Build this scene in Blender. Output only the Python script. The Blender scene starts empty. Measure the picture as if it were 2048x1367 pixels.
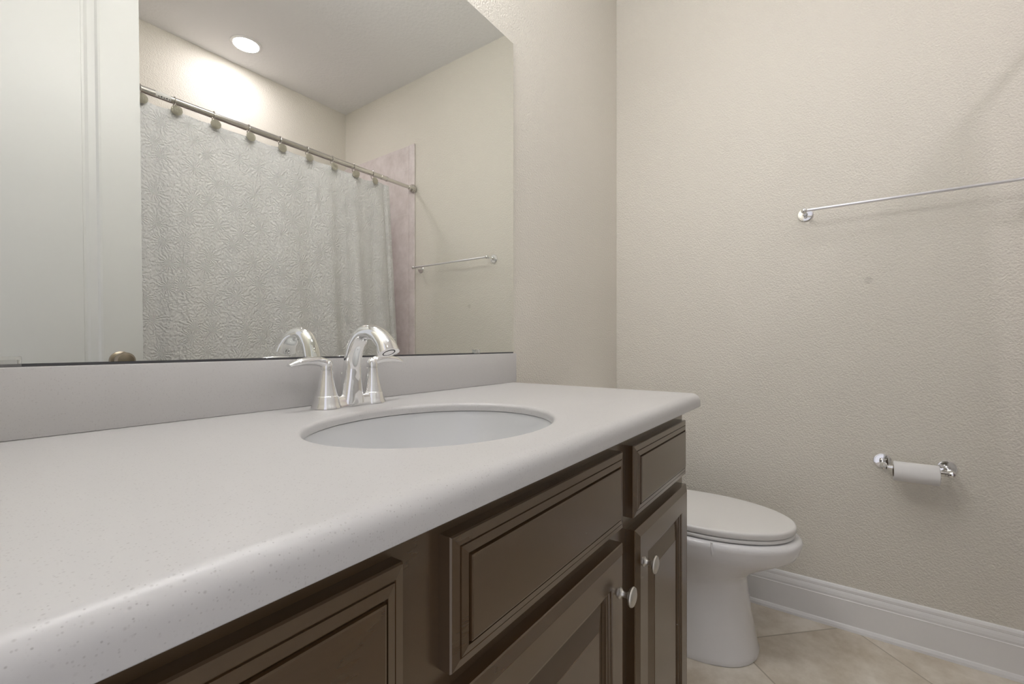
import bpy, bmesh, math, random
from mathutils import Vector, Matrix
PI = math.pi
S = bpy.context.scene
C = S.collection
random.seed(7)

# ------------------------------------------------------------------ camera
CAM_H = 1.018          # lens height above the floor
CAM_Y = -0.8411        # distance from the mirror wall (wall surface is Y = 0)
cam_data = bpy.data.cameras.new('camera')
cam_data.sensor_width = 36.0
cam_data.lens = 900.0 / 2048.0 * 36.0
cam_data.shift_y = 4.5 / 2048.0
cam_data.clip_start = 0.02
cam = bpy.data.objects.new('camera', cam_data)
C.objects.link(cam)
cam.location = (0.0, CAM_Y, CAM_H)
cam.rotation_euler = (PI / 2, 0, math.radians(35.75 - 90))
S.camera = cam

# ------------------------------------------------------------------ world, exposure
w = bpy.data.worlds.new('world')
S.world = w
w.use_nodes = True
w.node_tree.nodes['Background'].inputs[0].default_value = (0.93, 0.92, 1.0, 1)
w.node_tree.nodes['Background'].inputs[1].default_value = 0.70      # daylight that reaches the open doorway
S.view_settings.view_transform = 'Standard'
S.view_settings.look = 'None'
S.view_settings.gamma = 1.0
S.view_settings.exposure = 0.28
VANITY_GLOW = 42.0     # radiance of the frosted shades over the mirror
FILL_GLOW = 13.0       # radiance of the unseen ceiling dome added as fill light
CAN_GLOW = 100.0        # radiance of the recessed disc over the tub
VANITY_COL = (0.98, 0.98, 1.0)
CAN_COL = (1.0, 0.94, 1.0)

# ------------------------------------------------------------------ materials
def new_mat(name):
    m = bpy.data.materials.new(name)
    m.use_nodes = True
    return m, m.node_tree.nodes, m.node_tree.links, m.node_tree.nodes['Principled BSDF']

def simple(name, col, rough=0.5, metal=0.0, spec=0.5, coat=0.0, coat_rough=0.1):
    m, n, l, b = new_mat(name)
    b.inputs['Base Color'].default_value = (*col, 1)
    b.inputs['Roughness'].default_value = rough
    b.inputs['Metallic'].default_value = metal
    b.inputs['Specular IOR Level'].default_value = spec
    b.inputs['Coat Weight'].default_value = coat
    b.inputs['Coat Roughness'].default_value = coat_rough
    return m

def node(n, t, **kw):
    x = n.new(t)
    for k, v in kw.items():
        setattr(x, k, v)
    return x

def math_node(n, l, op, a, b=None):
    x = node(n, 'ShaderNodeMath', operation=op)
    for i, v in enumerate((a, b)):
        if v is None:
            continue
        if isinstance(v, (int, float)):
            x.inputs[i].default_value = v
        else:
            l.new(v, x.inputs[i])
    return x.outputs[0]

def painted(name, col, scale, strength, dist, rough=0.55, detail=2.0, spec=0.3):
    """wall paint over a sprayed orange-peel texture"""
    m, n, l, b = new_mat(name)
    b.inputs['Base Color'].default_value = (*col, 1)
    b.inputs['Roughness'].default_value = rough
    b.inputs['Specular IOR Level'].default_value = spec
    tc = node(n, 'ShaderNodeTexCoord')
    nz = node(n, 'ShaderNodeTexNoise')
    nz.inputs['Scale'].default_value = scale
    nz.inputs['Detail'].default_value = detail
    nz.inputs['Roughness'].default_value = 0.45
    l.new(tc.outputs['Object'], nz.inputs['Vector'])
    bp = node(n, 'ShaderNodeBump')
    bp.inputs['Strength'].default_value = strength
    bp.inputs['Distance'].default_value = dist
    l.new(nz.outputs['Fac'], bp.inputs['Height'])
    l.new(bp.outputs['Normal'], b.inputs['Normal'])
    return m

M = {}
M['wall'] = painted('cream_wall_paint', (0.77, 0.735, 0.655), 185, 0.70, 0.0042)
M['ceiling'] = painted('white_ceiling_paint', (0.90, 0.895, 0.89), 60, 0.35, 0.005, rough=0.8)

# wall_right carries one faint round grey scuff
def add_scuff(m, pos, rad):
    n, l = m.node_tree.nodes, m.node_tree.links
    b = n['Principled BSDF']
    tc = node(n, 'ShaderNodeTexCoord')
    vm = node(n, 'ShaderNodeVectorMath', operation='DISTANCE')
    l.new(tc.outputs['Object'], vm.inputs[0])
    vm.inputs[1].default_value = pos
    mr = node(n, 'ShaderNodeMapRange', interpolation_type='SMOOTHSTEP')
    l.new(vm.outputs['Value'], mr.inputs[0])
    mr.inputs[1].default_value = rad * 0.55
    mr.inputs[2].default_value = rad * 1.35
    mr.inputs[3].default_value = 0.30
    mr.inputs[4].default_value = 0.0
    mx = node(n, 'ShaderNodeMix', data_type='RGBA')
    l.new(mr.outputs[0], mx.inputs[0])
    mx.inputs[6].default_value = b.inputs['Base Color'].default_value
    mx.inputs[7].default_value = (0.40, 0.37, 0.32, 1)
    l.new(mx.outputs[2], b.inputs['Base Color'])
M['wall_scuffed'] = painted('cream_wall_paint_scuffed', (0.77, 0.735, 0.655), 185, 0.70, 0.0042)
add_scuff(M['wall_scuffed'], (2.0145, -0.934, 1.2428), 0.012)

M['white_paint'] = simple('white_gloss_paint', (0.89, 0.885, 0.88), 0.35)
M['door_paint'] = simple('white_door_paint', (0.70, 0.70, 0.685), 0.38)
M['chrome'] = simple('polished_chrome', (0.88, 0.88, 0.88), 0.035, 1.0)
M['chrome_soft'] = simple('chrome_bar', (0.92, 0.92, 0.95), 0.30, 1.0)
M['rod_metal'] = simple('shower_rod_steel', (0.72, 0.70, 0.67), 0.14, 1.0)
M['nickel'] = simple('satin_nickel', (0.62, 0.60, 0.56), 0.30, 1.0)
M['bronze'] = simple('aged_door_knob_metal', (0.33, 0.28, 0.22), 0.28, 1.0)
M['porcelain'] = simple('white_porcelain', (0.86, 0.85, 0.845), 0.12, spec=0.5)
M['sink_glaze'] = simple('sink_glaze', (0.68, 0.685, 0.685), 0.06)
M['seat_plastic'] = simple('white_seat_plastic', (0.84, 0.825, 0.80), 0.30)
M['rubber'] = simple('dark_rubber', (0.02, 0.02, 0.02), 0.6)
M['paper'] = simple('white_tissue', (0.82, 0.81, 0.80), 0.95, spec=0.1)
M['card'] = simple('cardboard_core', (0.30, 0.24, 0.18), 0.9, spec=0.1)
M['sticker'] = simple('white_sticker', (0.75, 0.73, 0.70), 0.5)
M['ink'] = simple('dark_print', (0.05, 0.05, 0.05), 0.6)
M['mirror'] = simple('silvered_glass', (0.80, 0.81, 0.775), 0.0, 1.0)
M['dark_strip'] = simple('dark_edge_strip', (0.07, 0.07, 0.075), 0.4)
M['mirror_edge'] = simple('mirror_cut_edge', (0.16, 0.165, 0.16), 0.35)

def clear_plastic():
    m, n, l, b = new_mat('clear_plastic')
    b.inputs['Base Color'].default_value = (0.95, 0.95, 0.93, 1)
    b.inputs['Roughness'].default_value = 0.08
    b.inputs['Transmission Weight'].default_value = 0.85
    b.inputs['IOR'].default_value = 1.46
    return m
M['clear'] = clear_plastic()

def emitter(name, col, strength):
    m, n, l, b = new_mat(name)
    b.inputs['Base Color'].default_value = (0.9, 0.9, 0.9, 1)
    b.inputs['Emission Color'].default_value = (*col, 1)
    b.inputs['Emission Strength'].default_value = strength
    return m
M['shade_glow'] = emitter('frosted_glass_lit', VANITY_COL, VANITY_GLOW)
M['fill_glow'] = emitter('fill_dome_lit', VANITY_COL, FILL_GLOW)
M['can_glow'] = emitter('recessed_lens_lit', CAN_COL, CAN_GLOW)

def solid_surface():
    m, n, l, b = new_mat('speckled_solid_surface')
    b.inputs['Roughness'].default_value = 0.34
    tc = node(n, 'ShaderNodeTexCoord')
    base = (0.590, 0.578, 0.566, 1)
    prev = None
    for sc, lo, hi, col, dens in ((300, 0.10, 0.34, (0.44, 0.42, 0.41, 1), 0.28), (520, 0.12, 0.36, (0.40, 0.38, 0.37, 1), 0.34), (230, 0.12, 0.26, (0.62, 0.60, 0.58, 1), 0.22)):
        vo = node(n, 'ShaderNodeTexVoronoi')
        vo.inputs['Scale'].default_value = sc
        l.new(tc.outputs['Object'], vo.inputs['Vector'])
        mr = node(n, 'ShaderNodeMapRange')
        l.new(vo.outputs['Distance'], mr.inputs[0])
        mr.inputs[1].default_value = lo
        mr.inputs[2].default_value = hi
        mr.inputs[3].default_value = 1.0
        mr.inputs[4].default_value = 0.0
        sep = node(n, 'ShaderNodeSeparateColor')
        l.new(vo.outputs['Color'], sep.inputs[0])
        lt = math_node(n, l, 'LESS_THAN', sep.outputs[0], dens)
        amt = math_node(n, l, 'MULTIPLY', mr.outputs[0], lt)
        amt = math_node(n, l, 'MULTIPLY', amt, sep.outputs[1])
        mx = node(n, 'ShaderNodeMix', data_type='RGBA')
        l.new(amt, mx.inputs[0])
        if prev is None:
            mx.inputs[6].default_value = base
        else:
            l.new(prev, mx.inputs[6])
        mx.inputs[7].default_value = col
        prev = mx.outputs[2]
    l.new(prev, b.inputs['Base Color'])
    return m
M['counter'] = solid_surface()

def cabinet_paint():
    m, n, l, b = new_mat('espresso_cabinet_finish')
    b.inputs['Roughness'].default_value = 0.26
    b.inputs['Specular IOR Level'].default_value = 1.0
    b.inputs['Specular Tint'].default_value = (1.0, 0.86, 0.66, 1)
    b.inputs['Coat Weight'].default_value = 0.45
    b.inputs['Coat Roughness'].default_value = 0.20
    b.inputs['Coat IOR'].default_value = 1.5
    tc = node(n, 'ShaderNodeTexCoord')
    mp = node(n, 'ShaderNodeMapping')
    mp.inputs['Scale'].default_value = (6, 6, 60)
    l.new(tc.outputs['Object'], mp.inputs[0])
    nz = node(n, 'ShaderNodeTexNoise')
    nz.inputs['Scale'].default_value = 3
    nz.inputs['Detail'].default_value = 4
    l.new(mp.outputs[0], nz.inputs['Vector'])
    cr = node(n, 'ShaderNodeValToRGB')
    cr.color_ramp.elements[0].position = 0.3
    cr.color_ramp.elements[0].color = (0.064, 0.035, 0.0150, 1)
    cr.color_ramp.elements[1].position = 0.7
    cr.color_ramp.elements[1].color = (0.068, 0.0375, 0.0160, 1)
    l.new(nz.outputs['Fac'], cr.inputs[0])
    # scattered nicks in the finish
    vo = node(n, 'ShaderNodeTexVoronoi')
    vo.inputs['Scale'].default_value = 34
    l.new(tc.outputs['Object'], vo.inputs['Vector'])
    sep = node(n, 'ShaderNodeSeparateColor')
    l.new(vo.outputs['Color'], sep.inputs[0])
    a = math_node(n, l, 'LESS_THAN', vo.outputs['Distance'], 0.045)
    c2 = math_node(n, l, 'LESS_THAN', sep.outputs[0], 0.08)
    amt = math_node(n, l, 'MULTIPLY', a, c2)
    amt = math_node(n, l, 'MULTIPLY', amt, 0.6)
    mx = node(n, 'ShaderNodeMix', data_type='RGBA')
    l.new(amt, mx.inputs[0])
    l.new(cr.outputs[0], mx.inputs[6])
    mx.inputs[7].default_value = (0.35, 0.32, 0.30, 1)
    l.new(mx.outputs[2], b.inputs['Base Color'])
    return m
M['cabinet'] = cabinet_paint()

def floor_tile():
    m, n, l, b = new_mat('beige_floor_tile')
    tc = node(n, 'ShaderNodeTexCoord')
    sp = node(n, 'ShaderNodeSeparateXYZ')
    l.new(tc.outputs['Object'], sp.inputs[0])
    T = 0.465
    g = 0.0026
    def cell(op, off):
        v = math_node(n, l, op, sp.outputs[0], sp.outputs[1])
        v = math_node(n, l, 'MULTIPLY', v, 0.70711)
        v = math_node(n, l, 'SUBTRACT', v, off)
        v = math_node(n, l, 'DIVIDE', v, T)
        fr = math_node(n, l, 'FRACT', v)
        fl = math_node(n, l, 'FLOOR', v)
        d = math_node(n, l, 'SUBTRACT', fr, 0.5)
        d = math_node(n, l, 'ABSOLUTE', d)
        return math_node(n, l, 'GREATER_THAN', d, 0.5 - g / T), fl
    ga, fa = cell('SUBTRACT', 1.590)
    gb, fb = cell('ADD', 0.812)
    gr = math_node(n, l, 'MAXIMUM', ga, gb)
    nz = node(n, 'ShaderNodeTexNoise')
    nz.inputs['Scale'].default_value = 5
    nz.inputs['Detail'].default_value = 7
    nz.inputs['Roughness'].default_value = 0.65
    cv = node(n, 'ShaderNodeCombineXYZ')
    l.new(fa, cv.inputs[0]); l.new(fb, cv.inputs[1])
    vm = node(n, 'ShaderNodeVectorMath', operation='MULTIPLY_ADD')
    l.new(cv.outputs[0], vm.inputs[0])
    vm.inputs[1].default_value = (3.7, 5.3, 0)
    l.new(tc.outputs['Object'], vm.inputs[2])
    l.new(vm.outputs[0], nz.inputs['Vector'])
    cr = node(n, 'ShaderNodeValToRGB')
    e = cr.color_ramp.elements
    e[0].position = 0.34; e[0].color = (0.58, 0.50, 0.385, 1)
    e[1].position = 0.64; e[1].color = (0.88, 0.82, 0.72, 1)
    l.new(nz.outputs['Fac'], cr.inputs[0])
    mx = node(n, 'ShaderNodeMix', data_type='RGBA')
    l.new(gr, mx.inputs[0])
    l.new(cr.outputs[0], mx.inputs[6])
    mx.inputs[7].default_value = (0.50, 0.44, 0.35, 1)
    l.new(mx.outputs[2], b.inputs['Base Color'])
    b.inputs['Roughness'].default_value = 0.42
    inv = math_node(n, l, 'SUBTRACT', 1.0, gr)
    bp = node(n, 'ShaderNodeBump')
    bp.inputs['Strength'].default_value = 0.4
    bp.inputs['Distance'].default_value = 0.002
    l.new(inv, bp.inputs['Height'])
    l.new(bp.outputs['Normal'], b.inputs['Normal'])
    return m
M['floor'] = floor_tile()

def wall_tile(name, course, width, zoff):
    """stone-look shower tile: courses in Z, running-bond joints in X or Y"""
    m, n, l, b = new_mat(name)
    tc = node(n, 'ShaderNodeTexCoord')
    sp = node(n, 'ShaderNodeSeparateXYZ')
    l.new(tc.outputs['Object'], sp.inputs[0])
    z = math_node(n, l, 'SUBTRACT', sp.outputs[2], zoff)
    z = math_node(n, l, 'DIVIDE', z, course)
    fz = math_node(n, l, 'FLOOR', z)
    rz = math_node(n, l, 'FRACT', z)
    gz = math_node(n, l, 'LESS_THAN', rz, 0.010)
    h = math_node(n, l, 'ADD', sp.outputs[0], sp.outputs[1])
    h = math_node(n, l, 'DIVIDE', h, width)
    half = math_node(n, l, 'MULTIPLY', fz, 0.5)
    h = math_node(n, l, 'ADD', h, half)
    rh = math_node(n, l, 'FRACT', h)
    gh = math_node(n, l, 'LESS_THAN', rh, 0.010)
    g = math_node(n, l, 'MAXIMUM', gz, gh)
    nz = node(n, 'ShaderNodeTexNoise')
    nz.inputs['Scale'].default_value = 9
    nz.inputs['Detail'].default_value = 8
    nz.inputs['Roughness'].default_value = 0.7
    l.new(tc.outputs['Object'], nz.inputs['Vector'])
    cr = node(n, 'ShaderNodeValToRGB')
    e = cr.color_ramp.elements
    e[0].position = 0.30; e[0].color = (0.60, 0.53, 0.51, 1)
    e[1].position = 0.62; e[1].color = (0.78, 0.71, 0.70, 1)
    l.new(nz.outputs['Fac'], cr.inputs[0])
    mx = node(n, 'ShaderNodeMix', data_type='RGBA')
    l.new(g, mx.inputs[0])
    l.new(cr.outputs[0], mx.inputs[6])
    mx.inputs[7].default_value = (0.74, 0.70, 0.67, 1)
    l.new(mx.outputs[2], b.inputs['Base Color'])
    b.inputs['Roughness'].default_value = 0.35
    return m
M['tile'] = wall_tile('shower_tile', 0.294, 0.40, 0.11)
M['tile_trim'] = wall_tile('shower_trim_tile', 0.225, 9.0, 0.02)

def curtain_cloth():
    m, n, l, b = new_mat('matelasse_curtain')
    b.inputs['Base Color'].default_value = (0.74, 0.73, 0.725, 1)
    b.inputs['Roughness'].default_value = 0.9
    b.inputs['Specular IOR Level'].default_value = 0.15
    b.inputs['Sheen Weight'].default_value = 0.1
    uv = node(n, 'ShaderNodeUVMap')
    nz = node(n, 'ShaderNodeTexNoise')
    nz.inputs['Scale'].default_value = 38
    nz.inputs['Detail'].default_value = 2
    l.new(uv.outputs[0], nz.inputs['Vector'])
    mp = node(n, 'ShaderNodeVectorMath', operation='MULTIPLY')
    l.new(uv.outputs[0], mp.inputs[0])
    mp.inputs[1].default_value = (9.5, 9.5, 0)
    vo = node(n, 'ShaderNodeTexVoronoi', voronoi_dimensions='2D')
    vo.inputs['Scale'].default_value = 1.0
    vo.inputs['Randomness'].default_value = 0.75
    l.new(mp.outputs[0], vo.inputs['Vector'])
    df = node(n, 'ShaderNodeVectorMath', operation='SUBTRACT')
    l.new(mp.outputs[0], df.inputs[0]); l.new(vo.outputs['Position'], df.inputs[1])
    sp = node(n, 'ShaderNodeSeparateXYZ')
    l.new(df.outputs[0], sp.inputs[0])
    ang = math_node(n, l, 'ARCTAN2', sp.outputs[1], sp.outputs[0])
    ang = math_node(n, l, 'MULTIPLY', ang, 17.0)
    nn = math_node(n, l, 'MULTIPLY', nz.outputs['Fac'], 16.0)
    ang = math_node(n, l, 'ADD', ang, nn)
    sn = math_node(n, l, 'SINE', ang)
    ringv = math_node(n, l, 'MULTIPLY', vo.outputs['Distance'], 46.0)
    ringn = math_node(n, l, 'MULTIPLY', nz.outputs['Fac'], 22.0)
    ringv = math_node(n, l, 'ADD', ringv, ringn)
    rs = math_node(n, l, 'SINE', ringv)
    rs = math_node(n, l, 'MULTIPLY', rs, 0.55)
    hh = math_node(n, l, 'ADD', sn, rs)
    bp = node(n, 'ShaderNodeBump')
    bp.inputs['Strength'].default_value = 0.55
    bp.inputs['Distance'].default_value = 0.0018
    l.new(hh, bp.inputs['Height'])
    l.new(bp.outputs['Normal'], b.inputs['Normal'])
    return m
M['curtain'] = curtain_cloth()

def hammered():
    m, n, l, b = new_mat('etched_pearl_metal')
    b.inputs['Base Color'].default_value = (0.60, 0.57, 0.47, 1)
    b.inputs['Roughness'].default_value = 0.34
    b.inputs['Metallic'].default_value = 0.85
    tc = node(n, 'ShaderNodeTexCoord')
    wv = node(n, 'ShaderNodeTexWave')
    wv.inputs['Scale'].default_value = 120
    wv.inputs['Distortion'].default_value = 6
    wv.inputs['Detail Scale'].default_value = 3
    l.new(tc.outputs['Object'], wv.inputs['Vector'])
    bp = node(n, 'ShaderNodeBump')
    bp.inputs['Strength'].default_value = 0.8
    bp.inputs['Distance'].default_value = 0.002
    l.new(wv.outputs['Fac'], bp.inputs['Height'])
    l.new(bp.outputs['Normal'], b.inputs['Normal'])
    return m
M['etched'] = hammered()

# ------------------------------------------------------------------ builders
ORIGIN = {}
def empty(name, loc, label, cat, group=None):
    o = bpy.data.objects.new(name, None)
    o.empty_display_size = 0.05
    C.objects.link(o)
    o.location = loc
    ORIGIN[o] = Vector(loc)
    o['label'] = label; o['category'] = cat
    if group:
        o['group'] = group
    return o

def tag(o, label, cat, group=None):
    o['label'] = label; o['category'] = cat
    if group:
        o['group'] = group
    return o

def mk(name, bm, mat, parent=None, smooth=True, angle=32, origin=None, mats=None):
    """one mesh object; the bmesh is in world coordinates"""
    bmesh.ops.recalc_face_normals(bm, faces=bm.faces[:])
    lim = math.radians(angle)
    for f in bm.faces:
        f.smooth = smooth
    for e in bm.edges:
        e.smooth = True
        if len(e.link_faces) == 2 and e.calc_face_angle(0) > lim:
            e.smooth = False
    base = ORIGIN[parent] if parent is not None else Vector(origin or (0, 0, 0))
    if base.length:
        bmesh.ops.translate(bm, verts=bm.verts[:], vec=-base)
    me = bpy.data.meshes.new(name)
    bm.to_mesh(me)
    bm.free()
    for x in (mats or [mat]):
        me.materials.append(x)
    o = bpy.data.objects.new(name, me)
    C.objects.link(o)
    if parent is not None:
        o.parent = parent
        ORIGIN[o] = base
    else:
        o.location = base
        ORIGIN[o] = base
    return o

def struct(name, bm, mat, smooth=False, origin=None, mats=None):
    o = mk(name, bm, mat, smooth=smooth, origin=origin, mats=mats)
    o['kind'] = 'structure'
    return o

def box(bm, x0, x1, y0, y1, z0, z1, bevel=0.0, seg=2):
    vs = [bm.verts.new(p) for p in ((x0, y0, z0), (x1, y0, z0), (x1, y1, z0), (x0, y1, z0), (x0, y0, z1), (x1, y0, z1), (x1, y1, z1), (x0, y1, z1))]
    fs = [bm.faces.new([vs[i] for i in q]) for q in ((0, 3, 2, 1), (4, 5, 6, 7), (0, 1, 5, 4), (1, 2, 6, 5), (2, 3, 7, 6), (3, 0, 4, 7))]
    if bevel > 0:
        es = list({e for f in fs for e in f.edges})
        bmesh.ops.bevel(bm, geom=es, offset=bevel, segments=seg, profile=0.5, affect='EDGES')
    return bm

def loft(bm, rings, cap0=True, cap1=True, closed=True):
    R = [[bm.verts.new(p) for p in r] for r in rings]
    n = len(R[0])
    for a, b in zip(R, R[1:]):
        for i in range(n if closed else n - 1):
            j = (i + 1) % n
            bm.faces.new((a[i], a[j], b[j], b[i]))
    if cap0:
        bm.faces.new(R[0])
    if cap1:
        bm.faces.new(R[-1])
    return R

def frame_for(d):
    d = Vector(d).normalized()
    up = Vector((0, 0, 1)) if abs(d.z) < 0.95 else Vector((1, 0, 0))
    u = d.cross(up).normalized()
    v = u.cross(d).normalized()
    return u, v

def lathe(bm, origin, axis, prof, seg=32, cap0=True, cap1=True):
    """prof: list of (distance along axis, radius)"""
    o = Vector(origin); d = Vector(axis).normalized()
    u, v = frame_for(d)
    rings = []
    for t, r in prof:
        r = max(r, 1e-5)
        rings.append([o + d * t + (u * math.cos(a) + v * math.sin(a)) * r for a in (2 * PI * k / seg for k in range(seg))])
    return loft(bm, rings, cap0, cap1)

def tube(bm, pts, radii, seg=16, sx=1.0, sy=1.0, up0=None):
    """round or oval tube along a path; radii one per point or a number"""
    pts = [Vector(p) for p in pts]
    if isinstance(radii, (int, float)):
        radii = [radii] * len(pts)
    rings = []
    u = None
    for i, p in enumerate(pts):
        d = (pts[min(i + 1, len(pts) - 1)] - pts[max(i - 1, 0)]).normalized()
        if u is None:
            if up0 is not None:
                u = (Vector(up0) - d * Vector(up0).dot(d)).normalized()
            else:
                u, _ = frame_for(d)
        else:
            u = (u - d * u.dot(d)).normalized()
        v = d.cross(u)
        r = radii[i]
        if isinstance(r, tuple):
            ru, rv = r
        else:
            ru, rv = r * sx, r * sy
        rings.append([p + u * ru * math.cos(a) + v * rv * math.sin(a) for a in (2 * PI * k / seg for k in range(seg))])
    return loft(bm, rings)

def catmull(pts, n=8):
    P = [Vector(p) for p in pts]
    P = [P[0] * 2 - P[1]] + P + [P[-1] * 2 - P[-2]]
    out = []
    for i in range(1, len(P) - 2):
        a, b, c, d = P[i - 1:i + 3]
        for k in range(n):
            t = k / n
            out.append(0.5 * ((2 * b) + (c - a) * t + (2 * a - 5 * b + 4 * c - d) * t * t + (3 * b - a - 3 * c + d) * t ** 3))
    out.append(P[-2])
    return out

def lerp_list(vals, n):
    m = len(vals) - 1
    out = []
    for i in range(n):
        t = i / (n - 1) * m
        k = min(int(t), m - 1)
        f = t - k
        a, b = vals[k], vals[k + 1]
        if isinstance(a, tuple):
            out.append(tuple(x + (y - x) * f for x, y in zip(a, b)))
        else:
            out.append(a + (b - a) * f)
    return out

def NB():
    return bmesh.new()

# ------------------------------------------------------------------ the room
XL, XR = -0.12, 2.0145          # left (doorway) wall and right wall
YF = -2.1643                    # far wall behind the tub
YT = -1.400                     # front line of the tub alcove
XA = 0.4905                     # left end of the tub alcove
CEIL = 2.740
TH = 0.10
FLOOR_T = 0.05

struct('floor', box(NB(), XL - 0.12, XR + TH, YF - TH, TH, -FLOOR_T, 0.0), M['floor'])
struct('ceiling', box(NB(), XL - TH, XR + TH, YF - TH, TH, CEIL, CEIL + 0.05), M['ceiling'])
struct('wall_back', box(NB(), XL - TH, XR + TH, 0.0, TH, 0.0, CEIL), M['wall'])
struct('wall_right', box(NB(), XR, XR + TH, YF - TH, 0.0, 0.0, CEIL), M['wall_scuffed'])
bm = NB()
box(bm, XA, XR, YF - TH, YF, 0.0, CEIL)
struct('wall_front', bm, M['wall'])
bm = NB()                                       # stub wall at the foot of the tub
box(bm, XL, XA, YF - TH, YT, 0.0, CEIL)
struct('wall_alcove', bm, M['wall'])
bm = NB()                                       # left wall with the doorway opening
DY0, DY1, DH = -1.185, -0.545, 2.46
box(bm, XL - TH, XL, DY1, 0.0, 0.0, CEIL)
box(bm, XL - TH, XL, YF - TH, DY0, 0.0, CEIL)
box(bm, XL - TH, XL, DY0, DY1, DH, CEIL)
struct('wall_left', bm, M['wall'])

# baseboards: moulded profile plus shoe moulding
BB = [(0.000, 0.0), (0.019, 0.0), (0.0185, 0.008), (0.0150, 0.0155), (0.0125, 0.018), (0.0125, 0.0975), (0.0135, 0.0985), (0.0115, 0.1005),
      (0.0120, 0.108), (0.0105, 0.1165), (0.0085, 0.1225), (0.0075, 0.1235), (0.0082, 0.1255), (0.0080, 0.133), (0.0055, 0.1385), (0.0030, 0.1405), (0.0, 0.141)]
def baseboard(name, fn, a, b):
    bm = NB()
    loft(bm, [[fn(t, d, z) for d, z in BB] for t in (a, b)])
    struct(name, bm, M['white_paint'])
baseboard('baseboard_right', lambda t, d, z: (XR - d * 1.15, t, z * 1.055), YT + 0.002, -0.002)
baseboard('baseboard_back', lambda t, d, z: (t, -d * 1.15, z * 1.055), 1.130, XR - 0.025)

# shower tile on the alcove walls, narrow bullnose trim at the open edge
TZ = 2.326
struct('wall_tile_right', box(NB(), XR - 0.009, XR, YF, -1.452, 0.0, TZ - 0.004), M['tile'])
bm = NB()
box(bm, XR - 0.0095, XR, -1.4515, -1.398, 0.0, TZ, bevel=0.0042, seg=3)
struct('trim_1', bm, M['tile_trim'])
struct('wall_tile_front', box(NB(), XA, XR - 0.009, YF, YF + 0.009, 0.0, TZ - 0.25), M['tile'])
struct('wall_tile_alcove', box(NB(), XA, XA + 0.009, YF + 0.009, -1.405, 0.0, TZ - 0.25), M['tile'])

# ------------------------------------------------------------------ rectangular ring-profile fronts (drawer fronts, doors)
def panel_front(bm, x0, x1, z0, z1, yback, prof):
    """prof: (inset, protrusion towards -Y) rings; mitred corners"""
    rings = []
    for ins, out in prof:
        rings.append([(x0 + ins, yback - out, z0 + ins), (x1 - ins, yback - out, z0 + ins), (x1 - ins, yback - out, z1 - ins), (x0 + ins, yback - out, z1 - ins)])
    loft(bm, rings)
    return bm

# door swung open behind the camera, seen in the mirror
DW, DHT, DT = 0.61, 2.44, 0.035
hx, hy = 0.5405, -1.163         # free edge (face towards the mirror at hy)
bm = NB()
d0 = hx - DW
# front face: stiles and rails with two sunk moulded panels
dp = [(0, 0.0), (0.0, 0.001), (0.006, -0.0005), (0.012, -0.006), (0.020, -0.0072), (0.030, -0.0085), (0.038, -0.0120), (0.044, -0.0125), (0.046, -0.0105), (0.050, -0.0105)]
pan = [(0.24, 0.76), (0.90, 2.30)]
px0, px1 = d0 + 0.105, hx - 0.105
zs = [0.008, pan[0][0], pan[0][1], pan[1][0], pan[1][1], DHT]
for (a, b, c, d) in ((d0, px0, zs[0], zs[5]), (px1, hx, zs[0], zs[5]), (px0, px1, zs[0], zs[1]), (px0, px1, zs[2], zs[3]), (px0, px1, zs[4], zs[5])):
    box(bm, a, b, hy - DT, hy, c, d)
for a, b in pan:
    rings = []
    for ins, out in dp:
        y = hy + out
        rings.append([(px0 + ins, y, a + ins), (px1 - ins, y, a + ins), (px1 - ins, y, b - ins), (px0 + ins, y, b - ins)])
    loft(bm, rings, cap0=False)
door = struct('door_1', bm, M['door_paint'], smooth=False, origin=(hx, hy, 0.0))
door['label'] = 'white panelled door standing open behind the camera, seen in the mirror'
bm = NB()
kx, kz = hx - 0.0625, 0.9635
lathe(bm, (kx, hy, kz), (0, 1, 0), [(0, 0.031), (0.004, 0.031), (0.007, 0.027), (0.009, 0.012), (0.030, 0.011), (0.036, 0.020), (0.046, 0.0275), (0.055, 0.028), (0.063, 0.022), (0.066, 0.010), (0.0665, 0.001)], 36)
k = mk('door_knob', bm, M['bronze'], door)
k['label'] = 'round satin metal door knob'
door.rotation_euler = (0, math.radians(-0.6), 0)

# ------------------------------------------------------------------ vanity cabinet
FY = -0.5385                    # face frame plane
VX0, VX1 = XL + 0.004, 1.125
CT = 0.899                      # counter top height
CB = 0.868                      # counter underside
vanity = empty('vanity_cabinet', (0.505, -0.28, 0.0), 'dark espresso vanity cabinet with raised-panel doors under the white countertop', 'cabinet')
bm = NB()
PT = 0.017
ztop = CB - 0.0005
box(bm, VX0, VX1, FY, FY + PT, 0.10, ztop, bevel=0.0008, seg=1)          # face
box(bm, VX0, VX0 + PT, FY + PT, -0.004, 0.10, ztop)
box(bm, VX1 - PT, VX1, FY + PT, -0.004, 0.10, ztop)
box(bm, VX0 + PT, VX1 - PT, -0.010, -0.004, 0.10, ztop)
box(bm, VX0 + PT, VX1 - PT, FY + PT, -0.010, 0.10, 0.10 + PT)
box(bm, VX0, VX1 - 0.002, FY + 0.075, -0.004, 0.0, 0.0995)
mk('carcass', bm, M['cabinet'], vanity, smooth=False)

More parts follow.
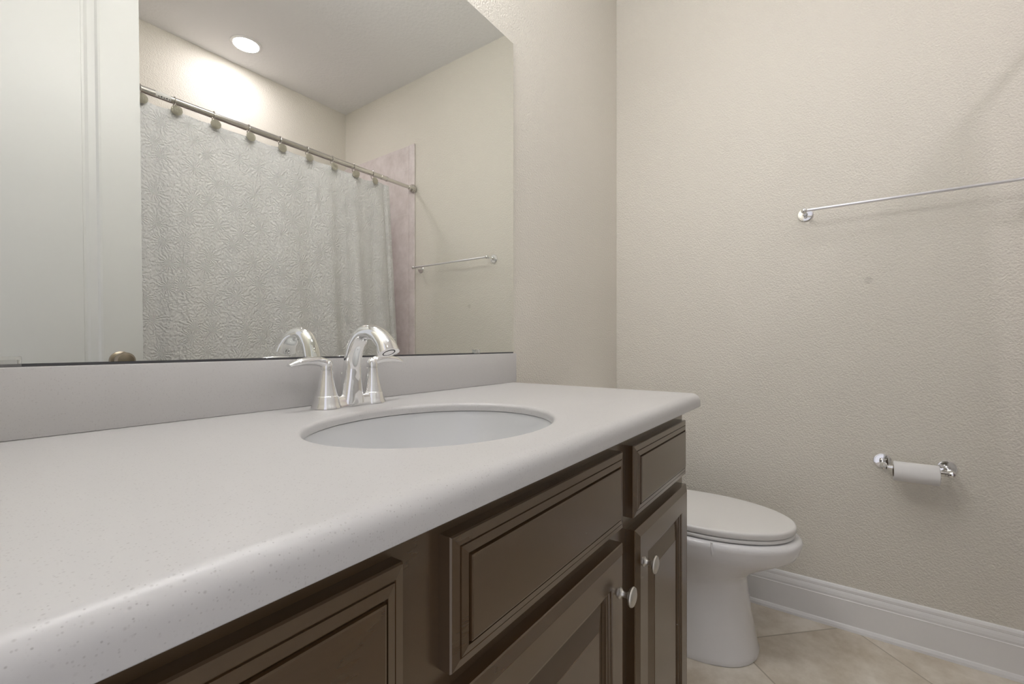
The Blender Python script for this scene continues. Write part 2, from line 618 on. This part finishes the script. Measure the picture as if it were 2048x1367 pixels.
DRAWER = [(0, 0.0), (0, 0.0135), (0.0012, 0.0155), (0.0100, 0.0175), (0.0104, 0.0165), (0.0112, 0.0165), (0.0116, 0.0182), (0.0196, 0.0200), (0.0200, 0.0175), (0.0218, 0.0175), (0.0224, 0.0215), (0.0240, 0.0220)]
DOOR = [(0, 0.0), (0, 0.0150), (0.0012, 0.0165), (0.0120, 0.0212), (0.0126, 0.0207), (0.0136, 0.0212), (0.0520, 0.0212), (0.0526, 0.0190), (0.0570, 0.0182), (0.0576, 0.0160), (0.0630, 0.0148), (0.0636, 0.0115),
        (0.0660, 0.0095), (0.0690, 0.0095), (0.0970, 0.0185), (0.0976, 0.0195)]
def front(name, x0, x1, z0, z1, prof, label=None):
    o = mk(name, panel_front(NB(), x0, x1, z0, z1, FY, prof), M['cabinet'], vanity, smooth=False)
    if label:
        o['label'] = label
    return o

KNOB = [(0, 0.0085), (0.0018, 0.0085), (0.003, 0.0068), (0.006, 0.0048), (0.011, 0.0046), (0.015, 0.0062), (0.0175, 0.0125), (0.0195, 0.0150), (0.0215, 0.0155), (0.0235, 0.0145), (0.0252, 0.0105), (0.0260, 0.005), (0.0262, 0.0005)]
knob_mesh = None
def knob(parent, x, z):
    global knob_mesh
    if knob_mesh is None:
        bm = NB()
        lathe(bm, (0, 0, 0), (0, -1, 0), KNOB, 32)
        o = mk('knob', bm, M['nickel'])
        knob_mesh = o
    else:
        o = knob_mesh.copy()
        C.objects.link(o)
    o.parent = parent
    o.location = Vector((x, FY - 0.0212, z)) - ORIGIN[vanity]
    return o

Z0D, Z1D, ZDOOR = 0.713, 0.840, 0.690
front('drawer_front', 0.763, 1.099, Z0D, Z1D, DRAWER, 'small drawer front at the right end of the vanity')
front('drawer_front', 0.303, 0.7145, Z0D, Z1D, DRAWER, 'wide false drawer front below the sink')
front('drawer_front', -0.0935, 0.2475, Z0D, Z1D, DRAWER, 'reddish brown drawer front nearest the camera')
front('drawer_front', -0.0935, 0.2475, 0.430, ZDOOR, DRAWER)
front('drawer_front', -0.0935, 0.2475, 0.145, 0.407, DRAWER)
dr = front('door', 0.768, 1.099, 0.145, ZDOOR, DOOR, 'narrow raised-panel door at the right end')
knob(dr, 0.797, 0.627)
dm = front('door', 0.303, 0.711, 0.145, ZDOOR, DOOR, 'wide raised-panel door below the sink')
knob(dm, 0.686, 0.620)

# ------------------------------------------------------------------ countertop with an oval cut-out
SX, SY, SA, SB = 0.512, -0.330, 0.207, 0.172        # sink oval
CX0, CX1, CY0, CY1 = XL + 0.001, 1.166, -0.576, -0.001
def rrect(off, R=0.022, n=6, m=40):
    """counter outline inset by off on the front and right edge only; front-right corner rounded"""
    x1, y0 = CX1 - off, CY0 + off
    r = max(R - off, 0.002)
    pts = []
    for k in range(m):
        pts.append((CX0 + (x1 - r - CX0) * k / m, y0))
    for k in range(n):
        a = -PI / 2 + PI / 2 * k / n
        pts.append((x1 - r + r * math.cos(a), y0 + r + r * math.sin(a)))
    for k in range(m):
        pts.append((x1, y0 + r + (CY1 - y0 - r) * k / m))
    for k in range(m):
        pts.append((x1 + (CX0 - x1) * k / m, CY1))
    for k in range(m):
        pts.append((CX0, CY1 + (y0 - CY1) * k / m))
    return pts
RR = 0.020
rings = []
base = rrect(RR)
angs = [math.atan2((y - SY) / SB, (x - SX) / SA) for x, y in base]
def oval(off, z):
    return [(SX + (SA + off) * math.cos(a), SY + (SB + off) * math.sin(a), z) for a in angs]
HT = CT - 0.0150              # slab underside at the cut-out; the front edge is built up thicker
rings.append(oval(-0.001, HT))
rings.append(oval(-0.001, CT - 0.007))
for k in range(1, 6):
    a = PI / 2 * k / 6
    rings.append(oval(-0.001 + 0.007 * (1 - math.cos(a)), CT - 0.007 + 0.007 * math.sin(a)))
rings.append(oval(0.006, CT))
rings.append(oval(0.012, CT))
rings.append([(x, y, CT) for x, y in base])
for k in range(1, 9):
    a = PI / 2 * k / 8
    rings.append([(x, y, CT - RR * 0.95 * (1 - math.cos(a))) for x, y in rrect(RR * (1 - math.sin(a)))])
rings.append([(x, y, CB + 0.001) for x, y in rrect(0.0)])
rings.append([(x, y, CB) for x, y in rrect(0.001)])
rings.append([(x, y, CB) for x, y in rrect(0.036)])
rings.append([(x, y, HT) for x, y in rrect(0.037)])
bm = NB()
R = loft(bm, rings, cap0=False, cap1=False)
n = len(angs)
for i in range(n):
    j = (i + 1) % n
    bm.faces.new((R[-1][i], R[-1][j], R[0][j], R[0][i]))
counter = mk('countertop', bm, M['counter'], angle=40)
tag(counter, 'white speckled countertop with rounded front edge and oval cut-out for the sink', 'countertop')
bm = NB()
box(bm, XL + 0.001, 1.1673, -0.0185, -0.0005, CT + 0.0002, 0.9894, bevel=0.0015)
bs = mk('backsplash', bm, M['counter'], counter)

# undermount sink bowl
def bowl_rings():
    r = []
    prof = [(0.016, HT - 0.0006), (0.016, HT - 0.010), (0.006, HT - 0.0105), (0.005, HT - 0.0012), (0.0035, HT - 0.0006), (0.001, HT - 0.0015), (-0.001, HT - 0.010), (-0.006, HT - 0.035), (-0.016, HT - 0.070), (-0.036, HT - 0.105), (-0.075, HT - 0.132), (-0.120, HT - 0.143), (-0.150, HT - 0.1455)]
    for off, z in prof:
        fx = (SA + off) ; fy = SB + off * (0.9 if off < -0.1 else 1.0)
        r.append([(SX + fx * math.cos(2 * PI * k / 96), SY + max(fy, 0.022) * math.sin(2 * PI * k / 96), z) for k in range(96)])
    return r
bm = NB()
loft(bm, bowl_rings(), cap0=False, cap1=True)
sink = mk('sink', bm, M['sink_glaze'], angle=50)
tag(sink, 'glossy white oval sink bowl set below the countertop', 'sink')
bm = NB()
lathe(bm, (SX, SY, HT - 0.1453), (0, 0, 1), [(0, 0.024), (0.002, 0.024), (0.003, 0.021), (0.0015, 0.018), (0.004, 0.016), (0.0055, 0.006), (0.0056, 0.001)], 32)
mk('drain', bm, M['chrome'], sink)

# ------------------------------------------------------------------ faucet
FX, FYC = 0.530, -0.070
faucet = empty('faucet', (FX, FYC, CT), 'chrome centerset faucet with arched spout and two lever handles behind the sink', 'faucet')
bm = NB()
# bridge base: dog-bone plan, lofted upwards
def bone(scale_w, z, hw=0.0505):
    pts = []
    N = 72
    for k in range(N):
        a = 2 * PI * k / N
        x = math.cos(a); y = math.sin(a)
        X = (hw + 0.0255 * scale_w) * (abs(x) ** 0.75) * (1 if x >= 0 else -1)
        t = min(abs(X) / hw, 1.0)
        half = (0.0165 + 0.0085 * t * t) * scale_w
        pts.append((FX + X, FYC + half * (abs(y) ** 0.8) * (1 if y >= 0 else -1), z))
    return pts
loft(bm, [bone(1.06, CT + 0.0003), bone(1.06, CT + 0.003), bone(0.98, CT + 0.006), bone(0.86, CT + 0.013), bone(0.76, CT + 0.0185), bone(0.62, CT + 0.0205)])
mk('base_plate', bm, M['chrome'], faucet, angle=50)

def handle(sx):
    hxp = FX + sx * 0.0508
    bm = NB()
    lathe(bm, (hxp, FYC, CT + 0.0005), (0, 0, 1), [(0, 0.0270), (0.003, 0.0268), (0.006, 0.0252), (0.012, 0.0232), (0.0215, 0.0218), (0.0225, 0.0212), (0.0230, 0.0203), (0.040, 0.0160), (0.055, 0.0130), (0.066, 0.0115), (0.0705, 0.0112), (0.0712, 0.0104), (0.0728, 0.0104),
              (0.0735, 0.0112), (0.080, 0.0112), (0.086, 0.0098), (0.0895, 0.0060), (0.0905, 0.0008)], 40)
    h = mk('handle', bm, M['chrome'], faucet, angle=40)
    bm = NB()
    z = CT + 0.079
    pts = catmull([(hxp - sx * 0.004, FYC, z), (hxp + sx * 0.008, FYC, z + 0.0065), (hxp + sx * 0.022, FYC - 0.001, z + 0.0095), (hxp + sx * 0.040, FYC - 0.002, z + 0.0095), (hxp + sx * 0.058, FYC - 0.003, z + 0.0075), (hxp + sx * 0.074, FYC - 0.004, z + 0.0030)], 6)
    rad = lerp_list([(0.0095, 0.0095), (0.0105, 0.0092), (0.0098, 0.0082), (0.0104, 0.0074), (0.0106, 0.0062), (0.0058, 0.0028)], len(pts))
    tube(bm, pts, rad, 20, up0=(0, 1, 0))
    mk('lever', bm, M['chrome'], h, angle=60)
handle(-1)
handle(1)
bm = NB()
pts = catmull([(FX, FYC - 0.002, CT + 0.006), (FX, FYC - 0.003, CT + 0.025), (FX, FYC - 0.004, CT + 0.055), (FX, FYC - 0.008, CT + 0.090), (FX, FYC - 0.020, CT + 0.120), (FX, FYC - 0.040, CT + 0.1385),
               (FX, FYC - 0.064, CT + 0.1415), (FX, FYC - 0.087, CT + 0.1350), (FX, FYC - 0.1060, CT + 0.1200), (FX, FYC - 0.1155, CT + 0.1035)], 8)
rad = lerp_list([(0.0265, 0.0215), (0.0230, 0.0198), (0.0186, 0.0182), (0.0164, 0.0170), (0.0156, 0.0160), (0.0158, 0.0150), (0.0166, 0.0144), (0.0176, 0.0142), (0.0192, 0.0148), (0.0218, 0.0162)], len(pts))
tube(bm, pts, rad, 32, up0=(1, 0, 0))
sp = mk('spout', bm, M['chrome'], faucet, angle=50)
bm = NB()
tipd = (Vector(pts[-1]) - Vector(pts[-3])).normalized()
lathe(bm, Vector(pts[-1]) - tipd * 0.001, tipd, [(0, 0.0118), (0.0012, 0.0118), (0.0013, 0.0100), (0.0006, 0.0092), (0.0005, 0.001)], 24)
mk('aerator', bm, M['rubber'], sp)
bm = NB()
lathe(bm, (FX, FYC + 0.0225, CT + 0.016), (0, 0, 1), [(0, 0.0022), (0.034, 0.0022), (0.036, 0.0040), (0.039, 0.0058), (0.043, 0.0064), (0.047, 0.0055), (0.0498, 0.0030), (0.0505, 0.0004)], 20)
mk('pull_rod', bm, M['chrome'], faucet)

# ------------------------------------------------------------------ mirror
MX0, MX1, MZ0, MZ1 = XL + 0.012, 1.1663, 0.9935, 1.9755
bm = NB()
box(bm, MX0, MX1, -0.0065, -0.0010, MZ0, MZ1)
for f in bm.faces:
    f.material_index = 0 if f.calc_center_median().y < -0.0064 else 1
mirror = mk('mirror', bm, M['mirror'], smooth=False, mats=[M['mirror'], M['mirror_edge']])
tag(mirror, 'large frameless wall mirror resting on clips above the backsplash', 'mirror')
bm = NB()
box(bm, MX0, MX1, -0.0068, -0.0010, 0.9896, MZ0 - 0.0002)
ch = mk('bottom_strip', bm, M['dark_strip'], mirror, smooth=False)  # dark strip filling the gap between mirror and backsplash
ch['label'] = 'dark strip along the bottom edge of the mirror'
clip0 = None
for cx in (0.984, 0.0865):
    if clip0 is None:
        bm = NB()
        box(bm, -0.0125, 0.0125, -0.0115, -0.0067, -0.006, 0.0095, bevel=0.0012)
        box(bm, -0.0125, 0.0125, -0.0067, -0.0012, -0.006, -0.0012, bevel=0.0006, seg=1)
        clip0 = mk('clip', bm, M['clear'], mirror)
        cl = clip0
    else:
        cl = clip0.copy()
        C.objects.link(cl)
    cl.location = (cx, 0, MZ0)
    cl['label'] = 'small clear plastic mirror clip'

# ------------------------------------------------------------------ vanity light above the mirror (above the frame of the photo)
VLX, VLZ = 0.50, 2.25
vl = empty('vanity_light', (VLX, 0.0, VLZ), 'three-shade bath light fixed to the wall above the mirror', 'light')
bm = NB()
box(bm, VLX - 0.29, VLX + 0.29, -0.022, -0.0005, VLZ - 0.055, VLZ + 0.055, bevel=0.006)
mk('backplate', bm, M['nickel'], vl)
for k in (-1, 0, 1):
    x = VLX + k * 0.215
    bm = NB()
    tube(bm, catmull([(x, -0.02, VLZ), (x, -0.07, VLZ - 0.040), (x, -0.105, VLZ - 0.040), (x, -0.112, VLZ - 0.018)], 6), 0.009, 14)
    arm = mk('arm', bm, M['nickel'], vl)
    bm = NB()
    lathe(bm, (x, -0.112, VLZ - 0.020), (0, 0, 1), [(0, 0.016), (0.010, 0.024), (0.030, 0.032), (0.060, 0.042), (0.095, 0.055), (0.0955, 0.052), (0.060, 0.038), (0.020, 0.025)], 32)
    sh = mk('lamp_shade', bm, M['shade_glow'], vl)

# ------------------------------------------------------------------ fill dome on the ceiling, added to brighten the lower room (above the frame)
DLX, DLY = 1.03, -0.80
dome = empty('fill_dome_light', (DLX, DLY, CEIL), 'added fill light shaped as a frosted ceiling dome, out of view', 'light')
bm = NB()
lathe(bm, (DLX, DLY, CEIL - 0.0005), (0, 0, -1), [(0, 0.150), (0.012, 0.150), (0.020, 0.144)], 48)
mk('pan', bm, M['white_paint'], dome)
bm = NB()
lathe(bm, (DLX, DLY, CEIL - 0.0205), (0, 0, -1), [(0, 0.136), (0.015, 0.134), (0.035, 0.120), (0.052, 0.092), (0.063, 0.055), (0.067, 0.015), (0.0672, 0.002)], 48)
mk('fill_dome', bm, M['fill_glow'], dome)

# ------------------------------------------------------------------ recessed light over the tub
can = empty('recessed_light', (1.205, -1.9201, CEIL), 'round recessed ceiling light glowing over the shower, seen in the mirror', 'light')
bm = NB()
lathe(bm, (1.205, -1.9201, CEIL - 0.0005), (0, 0, -1), [(0, 0.080), (0.003, 0.080), (0.006, 0.074), (0.0062, 0.066), (0.002, 0.065)], 48)
mk('trim_ring', bm, M['white_paint'], can)
bm = NB()
lathe(bm, (1.205, -1.9201, CEIL - 0.0040), (0, 0, -1), [(0, 0.0645), (0.003, 0.0645), (0.0034, 0.060)], 48)
mk('lens', bm, M['can_glow'], can)

# ------------------------------------------------------------------ shower rod, hooks, curtain
RY, RZ = -1.4050, 2.0290
rod = empty('shower_rod', (1.25, RY, RZ), 'straight metal tension rod across the tub alcove', 'rod')
bm = NB()
lathe(bm, (XA + 0.030, RY, RZ), (1, 0, 0), [(0, 0.0138), (1.224, 0.0138), (1.225, 0.0148), (1.229, 0.0148), (1.230, 0.0138), (1.262, 0.0138), (1.263, 0.0152), (1.272, 0.0152), (1.273, 0.0118)], 28)
mk('outer_tube', bm, M['rod_metal'], rod)
bm = NB()
lathe(bm, (1.760, RY, RZ), (1, 0, 0), [(0, 0.0112), (0.222, 0.0112)], 28)
mk('inner_tube', bm, M['rod_metal'], rod)
for x, d in ((XR - 0.010, -1), (XA + 0.009, 1)):
    bm = NB()
    lathe(bm, (x, RY, RZ), (d, 0, 0), [(0.0002, 0.0262), (0.008, 0.0270), (0.010, 0.0262), (0.0102, 0.0240), (0.013, 0.0240), (0.0135, 0.0262), (0.018, 0.0255), (0.026, 0.0190), (0.034, 0.0155), (0.044, 0.0140)], 32)
    mk('end_flange', bm, M['rod_metal'], rod)
bm = NB()                      # paper sticker wrapped round the tube
rings = []
sx0, sx1 = 0.632, 0.684
for x in (sx0, sx1):
    rings.append([(x, RY + 0.01395 * math.cos(a), RZ + 0.01395 * math.sin(a)) for a in (math.radians(-60 + 200 * k / 24) for k in range(25))])
loft(bm, rings, False, False, closed=False)
st = mk('sticker', bm, M['sticker'], rod)
bm = NB()
for k in range(5):
    x = sx0 + 0.008 + k * 0.009
    a0, a1 = math.radians(-42), math.radians(-30 + (7 if k % 2 else 0))
    ring = [[(xx, RY + 0.01405 * math.cos(a), RZ + 0.01405 * math.sin(a)) for a in (a0, (a0 + a1) / 2, a1)] for xx in (x, x + 0.005)]
    loft(bm, ring, False, False, closed=False)
mk('print_marks', bm, M['ink'], st)

BX = [0.583, 0.6986, 0.8429, 0.9888, 1.1358, 1.2757, 1.4186, 1.5534, 1.6830]
HY = -1.3780
hook0 = empty('curtain_hook', (0, 0, 0), '', 'curtain hook')
bm = NB()
pts = []
for k in range(15):
    a = math.radians(-55 + 280 * k / 14)
    pts.append((0.0, RY + 0.0162 * math.cos(a) * 1.0, RZ + 0.0162 * math.sin(a)))
front_leg = [(0.0, HY - 0.004, RZ - 0.030), (0.0, RY + 0.014, RZ - 0.020)]
back_leg = [(0.0, RY - 0.010, RZ - 0.022), (0.003, RY + 0.004, RZ - 0.038)]
tube(bm, catmull(front_leg + pts + back_leg, 3), 0.0020, 8)
bmesh.ops.translate(bm, verts=bm.verts[:], vec=(0, 0, 0))
mk('wire_ring', bm, M['rod_metal'], hook0)
bm = NB()
lathe(bm, (0.0, HY - 0.010, RZ - 0.0470), (0, 1, 0), [(0, 0.001), (0.001, 0.008), (0.004, 0.0165), (0.008, 0.0200), (0.012, 0.0200), (0.016, 0.0165), (0.019, 0.0090), (0.020, 0.001)], 28)
mk('ornament', bm, M['etched'], hook0)
HL = ['Curtain hook half hidden by the white door edge at the left end of the rod',
      'round etched curtain hook just right of the sticker on the rod',
      'round etched curtain hook, second to the right of the sticker',
      'round etched curtain hook, third to the right of the sticker',
      'middle hook of the nine on the shower rod, fourth right of the sticker',
      'curtain hook fourth from the right end of the shower curtain',
      'curtain hook third from the right end of the shower curtain',
      'curtain hook turned sideways, second from the right end of the curtain',
      'curtain hook at the right end of the curtain, nearest the rod joint']
TW = [0, 12, 10, 0, 5, 0, -6, 38, -8]
for i, x in enumerate(BX):
    if i == 0:
        r = hook0
    else:
        r = hook0.copy()
        C.objects.link(r)
        for ch in list(hook0.children):
            c = ch.copy()
            C.objects.link(c)
            c.parent = r
            if ch.name.startswith('ornament'):
                c.rotation_euler = (0, 0, math.radians(TW[i]))
                piv = Vector((0, HY, RZ - 0.047))
                c.location = piv - Matrix.Rotation(math.radians(TW[i]), 3, 'Z') @ piv
    r.location = (x, 0, 0)
    r['label'] = HL[i]
    r['category'] = 'curtain hook'
    r['group'] = 'curtain hooks along the shower rod'

# curtain: a pleated sheet with real thickness
bm = NB()
NX, NZ = 420, 60
X0, X1 = 0.515, 1.800
ZT, ZB = 1.9870, 0.12
uvl = bm.loops.layers.uv.new('UVMap')
def cur(u, z):
    t = (ZT - z) / (ZT - ZB)
    x = X0 + (X1 + 0.110 * t - X0) * u
    # sag of the top hem between the hooks
    xs = BX
    sag = 0.0
    for a, b in zip(xs, xs[1:]):
        if a <= x <= b:
            s = (x - a) / (b - a)
            sag = 0.006 * 4 * s * (1 - s)
            if a == xs[-2]:
                sag *= 2.2
    dep = 0.003 + 0.010 * min(1, t * 1.3)
    ph = 2 * PI * (u * 6.6) + 0.9 * math.sin(u * 7.0)
    y = dep * math.sin(ph) + 0.30 * dep * math.sin(ph * 2.3 + 1.0 + t * 0.8)
    y += 0.010 * math.sin(u * 5 + 1.0) * t
    if u > 0.955:                       # last fold turned back at the free edge
        s = (u - 0.955) / 0.045
        y -= 0.024 * math.sin(min(1, s * 1.6) * PI) * (0.35 + 0.65 * t)
    return (x, -1.397 + y + 0.030 * t, z - sag * max(0, 1 - t * 6))
grid = [[bm.verts.new(cur(i / NX, ZT + (ZB - ZT) * j / NZ)) for i in range(NX + 1)] for j in range(NZ + 1)]
for j in range(NZ):
    for i in range(NX):
        f = bm.faces.new((grid[j][i], grid[j][i + 1], grid[j + 1][i + 1], grid[j + 1][i]))
        for lp, (a, b) in zip(f.loops, ((i, j), (i + 1, j), (i + 1, j + 1), (i, j + 1))):
            lp[uvl].uv = (1.45 * a / NX, 1.85 * (1 - b / NZ))
cur_o = mk('shower_curtain', bm, M['curtain'], angle=180)
so = cur_o.modifiers.new('solid', 'SOLIDIFY')
so.thickness = 0.0016
tag(cur_o, 'white textured fabric shower curtain hanging from the rod, seen in the mirror', 'curtain')

# ------------------------------------------------------------------ towel bar
def wall_post(bm, y, z, reach, plate=0.0245):
    lathe(bm, (XR - 0.0003, y, z), (-1, 0, 0), [(0, plate), (0.0035, plate), (0.0050, plate * 0.94), (0.0052, plate * 0.86), (0.0064, plate * 0.83), (0.0072, plate * 0.36), (0.0095, 0.0074), (0.018, 0.0066), (0.024, 0.0062), (reach - 0.016, 0.0065), (reach - 0.010, 0.0085)], 36)
    return bm
bar = empty('towel_bar', (XR, -1.04, 1.503), 'slim chrome towel bar on the cream right wall', 'towel bar')
TBY0, TBY1, TBZ, TBX = -0.7475, -1.345, 1.503, XR - 0.066
for y in (TBY0, TBY1):
    bm = wall_post(NB(), y, TBZ, 0.066)
    lathe(bm, (TBX, y - 0.0105, TBZ), (0, 1, 0), [(0, 0.001), (0.001, 0.005), (0.004, 0.0088), (0.0085, 0.0105), (0.0125, 0.0105), (0.017, 0.0088), (0.020, 0.005), (0.021, 0.001)], 28)
    mk('post', bm, M['chrome'], bar)
bm = NB()
lathe(bm, (TBX, TBY1, TBZ), (0, 1, 0), [(0, 0.0052), (TBY0 - TBY1, 0.0052)], 20)
mk('bar', bm, M['chrome_soft'], bar)

# ------------------------------------------------------------------ toilet paper holder and roll
hold = empty('toilet_paper_holder', (XR, -1.0525, 0.612), 'chrome two-post toilet paper holder low on the right wall', 'toilet paper holder')
PX = XR - 0.0695
for y, d in ((-0.9715, -1), (-1.1335, 1)):
    bm = wall_post(NB(), y, 0.6155, 0.0695, plate=0.0250)
    yc = y
    lathe(bm, (PX, yc - d * 0.012, 0.6105), (0, d, 0), [(0, 0.001), (0.001, 0.0045), (0.004, 0.0085), (0.009, 0.0115), (0.014, 0.0112), (0.019, 0.0080), (0.0205, 0.0066), (0.0225, 0.0066), (0.0235, 0.0090), (0.0265, 0.0090), (0.0275, 0.0070)], 28)
    mk('post', bm, M['chrome'], hold)
bm = NB()
lathe(bm, (PX, -1.1200, 0.6105), (0, 1, 0), [(0, 0.0078), (0.012, 0.0078), (0.0122, 0.0092), (0.123, 0.0092), (0.1232, 0.0078), (0.135, 0.0078)], 28)
mk('roller', bm, M['chrome'], hold)
ry0, ry1, rzc = -1.1065, -0.9950, 0.6012
roll = empty('toilet_paper_roll', (PX, -1.05, rzc - 0.031), 'nearly finished white toilet paper roll on the chrome holder', 'toilet paper')
def annulus(bm, y0, y1, ro, ri, seg=40):
    rr = []
    for y, r in ((y0, ri), (y0, ro - 0.0015), (y0 + 0.0015, ro), (y1 - 0.0015, ro), (y1, ro - 0.0015), (y1, ri)):
        rr.append([(PX + r * math.cos(2 * PI * k / seg), y, rzc + r * math.sin(2 * PI * k / seg)) for k in range(seg)])
    R = loft(bm, rr, False, False)
    for i in range(seg):
        j = (i + 1) % seg
        bm.faces.new((R[-1][i], R[-1][j], R[0][j], R[0][i]))
bm = NB(); annulus(bm, ry0, ry1, 0.0315, 0.0205)
mk('tissue', bm, M['paper'], roll)
bm = NB(); annulus(bm, ry0 - 0.0005, ry1 + 0.0005, 0.0204, 0.0192)
mk('cardboard_core', bm, M['card'], roll)

# ------------------------------------------------------------------ toilet
TX = 1.672
toilet = empty('toilet', (TX, -0.40, 0.0), 'white elongated toilet with closed lid between the vanity and right wall', 'toilet')
def egg(yf, yb, hw, z, ymid=None, N=72, sq=2.0, cx=TX):
    """egg-shaped outline: round front towards -Y, squarer back"""
    if ymid is None:
        ymid = yf + (yb - yf) * 0.56
    pts = []
    for k in range(N):
        a = 2 * PI * k / N
        c, s = math.cos(a), math.sin(a)
        e = 2.0 / (sq if s < 0 else 2.6)
        x = hw * (abs(c) ** e) * (1 if c >= 0 else -1)
        y = ymid + ((ymid - yf) if s < 0 else (yb - ymid)) * (abs(s) ** e) * (1 if s >= 0 else -1)
        pts.append((cx + x, y, z))
    return pts
bm = NB()
YB = -0.215
sec = [(-0.632, 0.152, 0.0, -0.42, 2.4), (-0.636, 0.154, 0.004, -0.42, 2.4), (-0.632, 0.151, 0.018, -0.42, 2.4), (-0.624, 0.145, 0.060, -0.42, 2.35), (-0.612, 0.135, 0.130, -0.42, 2.3), (-0.603, 0.128, 0.200, -0.42, 2.25), (-0.601, 0.128, 0.240, -0.43, 2.2),
       (-0.606, 0.131, 0.258, -0.44, 2.1), (-0.622, 0.140, 0.274, -0.45, 2.05), (-0.655, 0.155, 0.297, -0.46, 2.0), (-0.700, 0.170, 0.322, -0.465, 2.0), (-0.728, 0.179, 0.337, -0.47, 2.0), (-0.741, 0.184, 0.347, -0.47, 2.0), (-0.749, 0.188, 0.362, -0.47, 2.0), (-0.757, 0.193, 0.384, -0.47, 2.0),
       (-0.758, 0.194, 0.393, -0.47, 2.0), (-0.755, 0.192, 0.4005, -0.47, 2.0), (-0.747, 0.186, 0.4055, -0.47, 2.0), (-0.730, 0.172, 0.4065, -0.47, 2.0)]
loft(bm, [egg(yf, YB, hw, z, ym, sq=sq) for yf, hw, z, ym, sq in sec])
bowl = mk('bowl', bm, M['porcelain'], toilet, angle=60)
bm = NB()                       # deck and tank support behind the bowl
box(bm, TX - 0.115, TX + 0.115, -0.30, -0.030, 0.0, 0.395, bevel=0.03, seg=4)
mk('pedestal_back', bm, M['porcelain'], toilet)
def slab(z0, z1, yf, yb, hw, r, dome=0.0):
    bm = NB()
    rr = []
    for k in range(4):
        a = PI / 2 * k / 4
        o = r * (1 - math.sin(a))
        rr.append(egg(yf + o, yb - o, hw - o, z0 + r * (1 - math.cos(a)), -0.46))
    for k in range(5):
        a = PI / 2 * k / 4
        o = r * (1 - math.cos(a))
        rr.append(egg(yf + o, yb - o, hw - o, z1 - r + r * math.sin(a), -0.46))
    for f in (0.85, 0.6, 0.35, 0.12):
        yc = -0.46
        rr.append(egg(yc + (yf - yc) * f, yc + (yb - yc) * f, hw * f, z1 + dome * (1 - f * f), -0.46))
    loft(bm, rr)
    return bm
mk('seat', slab(0.4100, 0.4215, -0.738, -0.235, 0.183, 0.0045), M['seat_plastic'], toilet, angle=60)
mk('lid', slab(0.4232, 0.4455, -0.741, -0.240, 0.185, 0.0070, dome=0.0025), M['seat_plastic'], toilet, angle=60)
for s in (-1, 1):
    bm = NB()
    tube(bm, [(TX + s * 0.075 - 0.02, -0.232, 0.424), (TX + s * 0.075 + 0.02, -0.232, 0.424)], 0.012, 16)
    mk('hinge', bm, M['seat_plastic'], toilet)
bm = NB()                       # small glossy drip on the near side of the bowl, under the seat
dx, dy = TX - 0.188, -0.530
tube(bm, [(dx, dy, 0.4075), (dx - 0.0020, dy, 0.400), (dx - 0.0030, dy - 0.001, 0.390), (dx - 0.0015, dy - 0.002, 0.376), (dx + 0.0005, dy - 0.002, 0.366)], [0.0030, 0.0024, 0.0026, 0.0038, 0.0012], 12)
mk('drip', bm, M['porcelain'], toilet)
bm = NB()
def rr2(hx_, y0, y1, z, r, n=8):
    pts = []
    for cx_, cy_, a0 in ((TX + hx_ - r, y1 - r, 0), (TX - hx_ + r, y1 - r, PI / 2), (TX - hx_ + r, y0 + r, PI), (TX + hx_ - r, y0 + r, 1.5 * PI)):
        for k in range(n + 1):
            a = a0 + PI / 2 * k / n
            pts.append((cx_ + r * math.cos(a), cy_ + r * math.sin(a), z))
    return pts
loft(bm, [rr2(0.185, -0.185, -0.022, 0.396, 0.04), rr2(0.195, -0.195, -0.016, 0.43, 0.045), rr2(0.215, -0.205, -0.012, 0.62, 0.04), rr2(0.222, -0.208, -0.012, 0.722, 0.035)])
mk('tank', bm, M['porcelain'], toilet, angle=50)
bm = NB()
loft(bm, [rr2(0.225, -0.212, -0.010, 0.7225, 0.036), rr2(0.230, -0.217, -0.008, 0.728, 0.038), rr2(0.230, -0.217, -0.008, 0.746, 0.038), rr2(0.222, -0.210, -0.012, 0.754, 0.034), rr2(0.200, -0.190, -0.030, 0.757, 0.03)])
mk('tank_lid', bm, M['porcelain'], toilet, angle=50)
bm = NB()
lathe(bm, (TX - 0.150, -0.2085, 0.680), (0, -1, 0), [(0, 0.014), (0.006, 0.014), (0.008, 0.008), (0.016, 0.008)], 20)
tube(bm, [(TX - 0.155, -0.222, 0.680), (TX - 0.115, -0.224, 0.677), (TX - 0.075, -0.226, 0.672)], [0.006, 0.007, 0.008], 14, sx=1.0, sy=0.6)
mk('flush_lever', bm, M['chrome'], toilet)
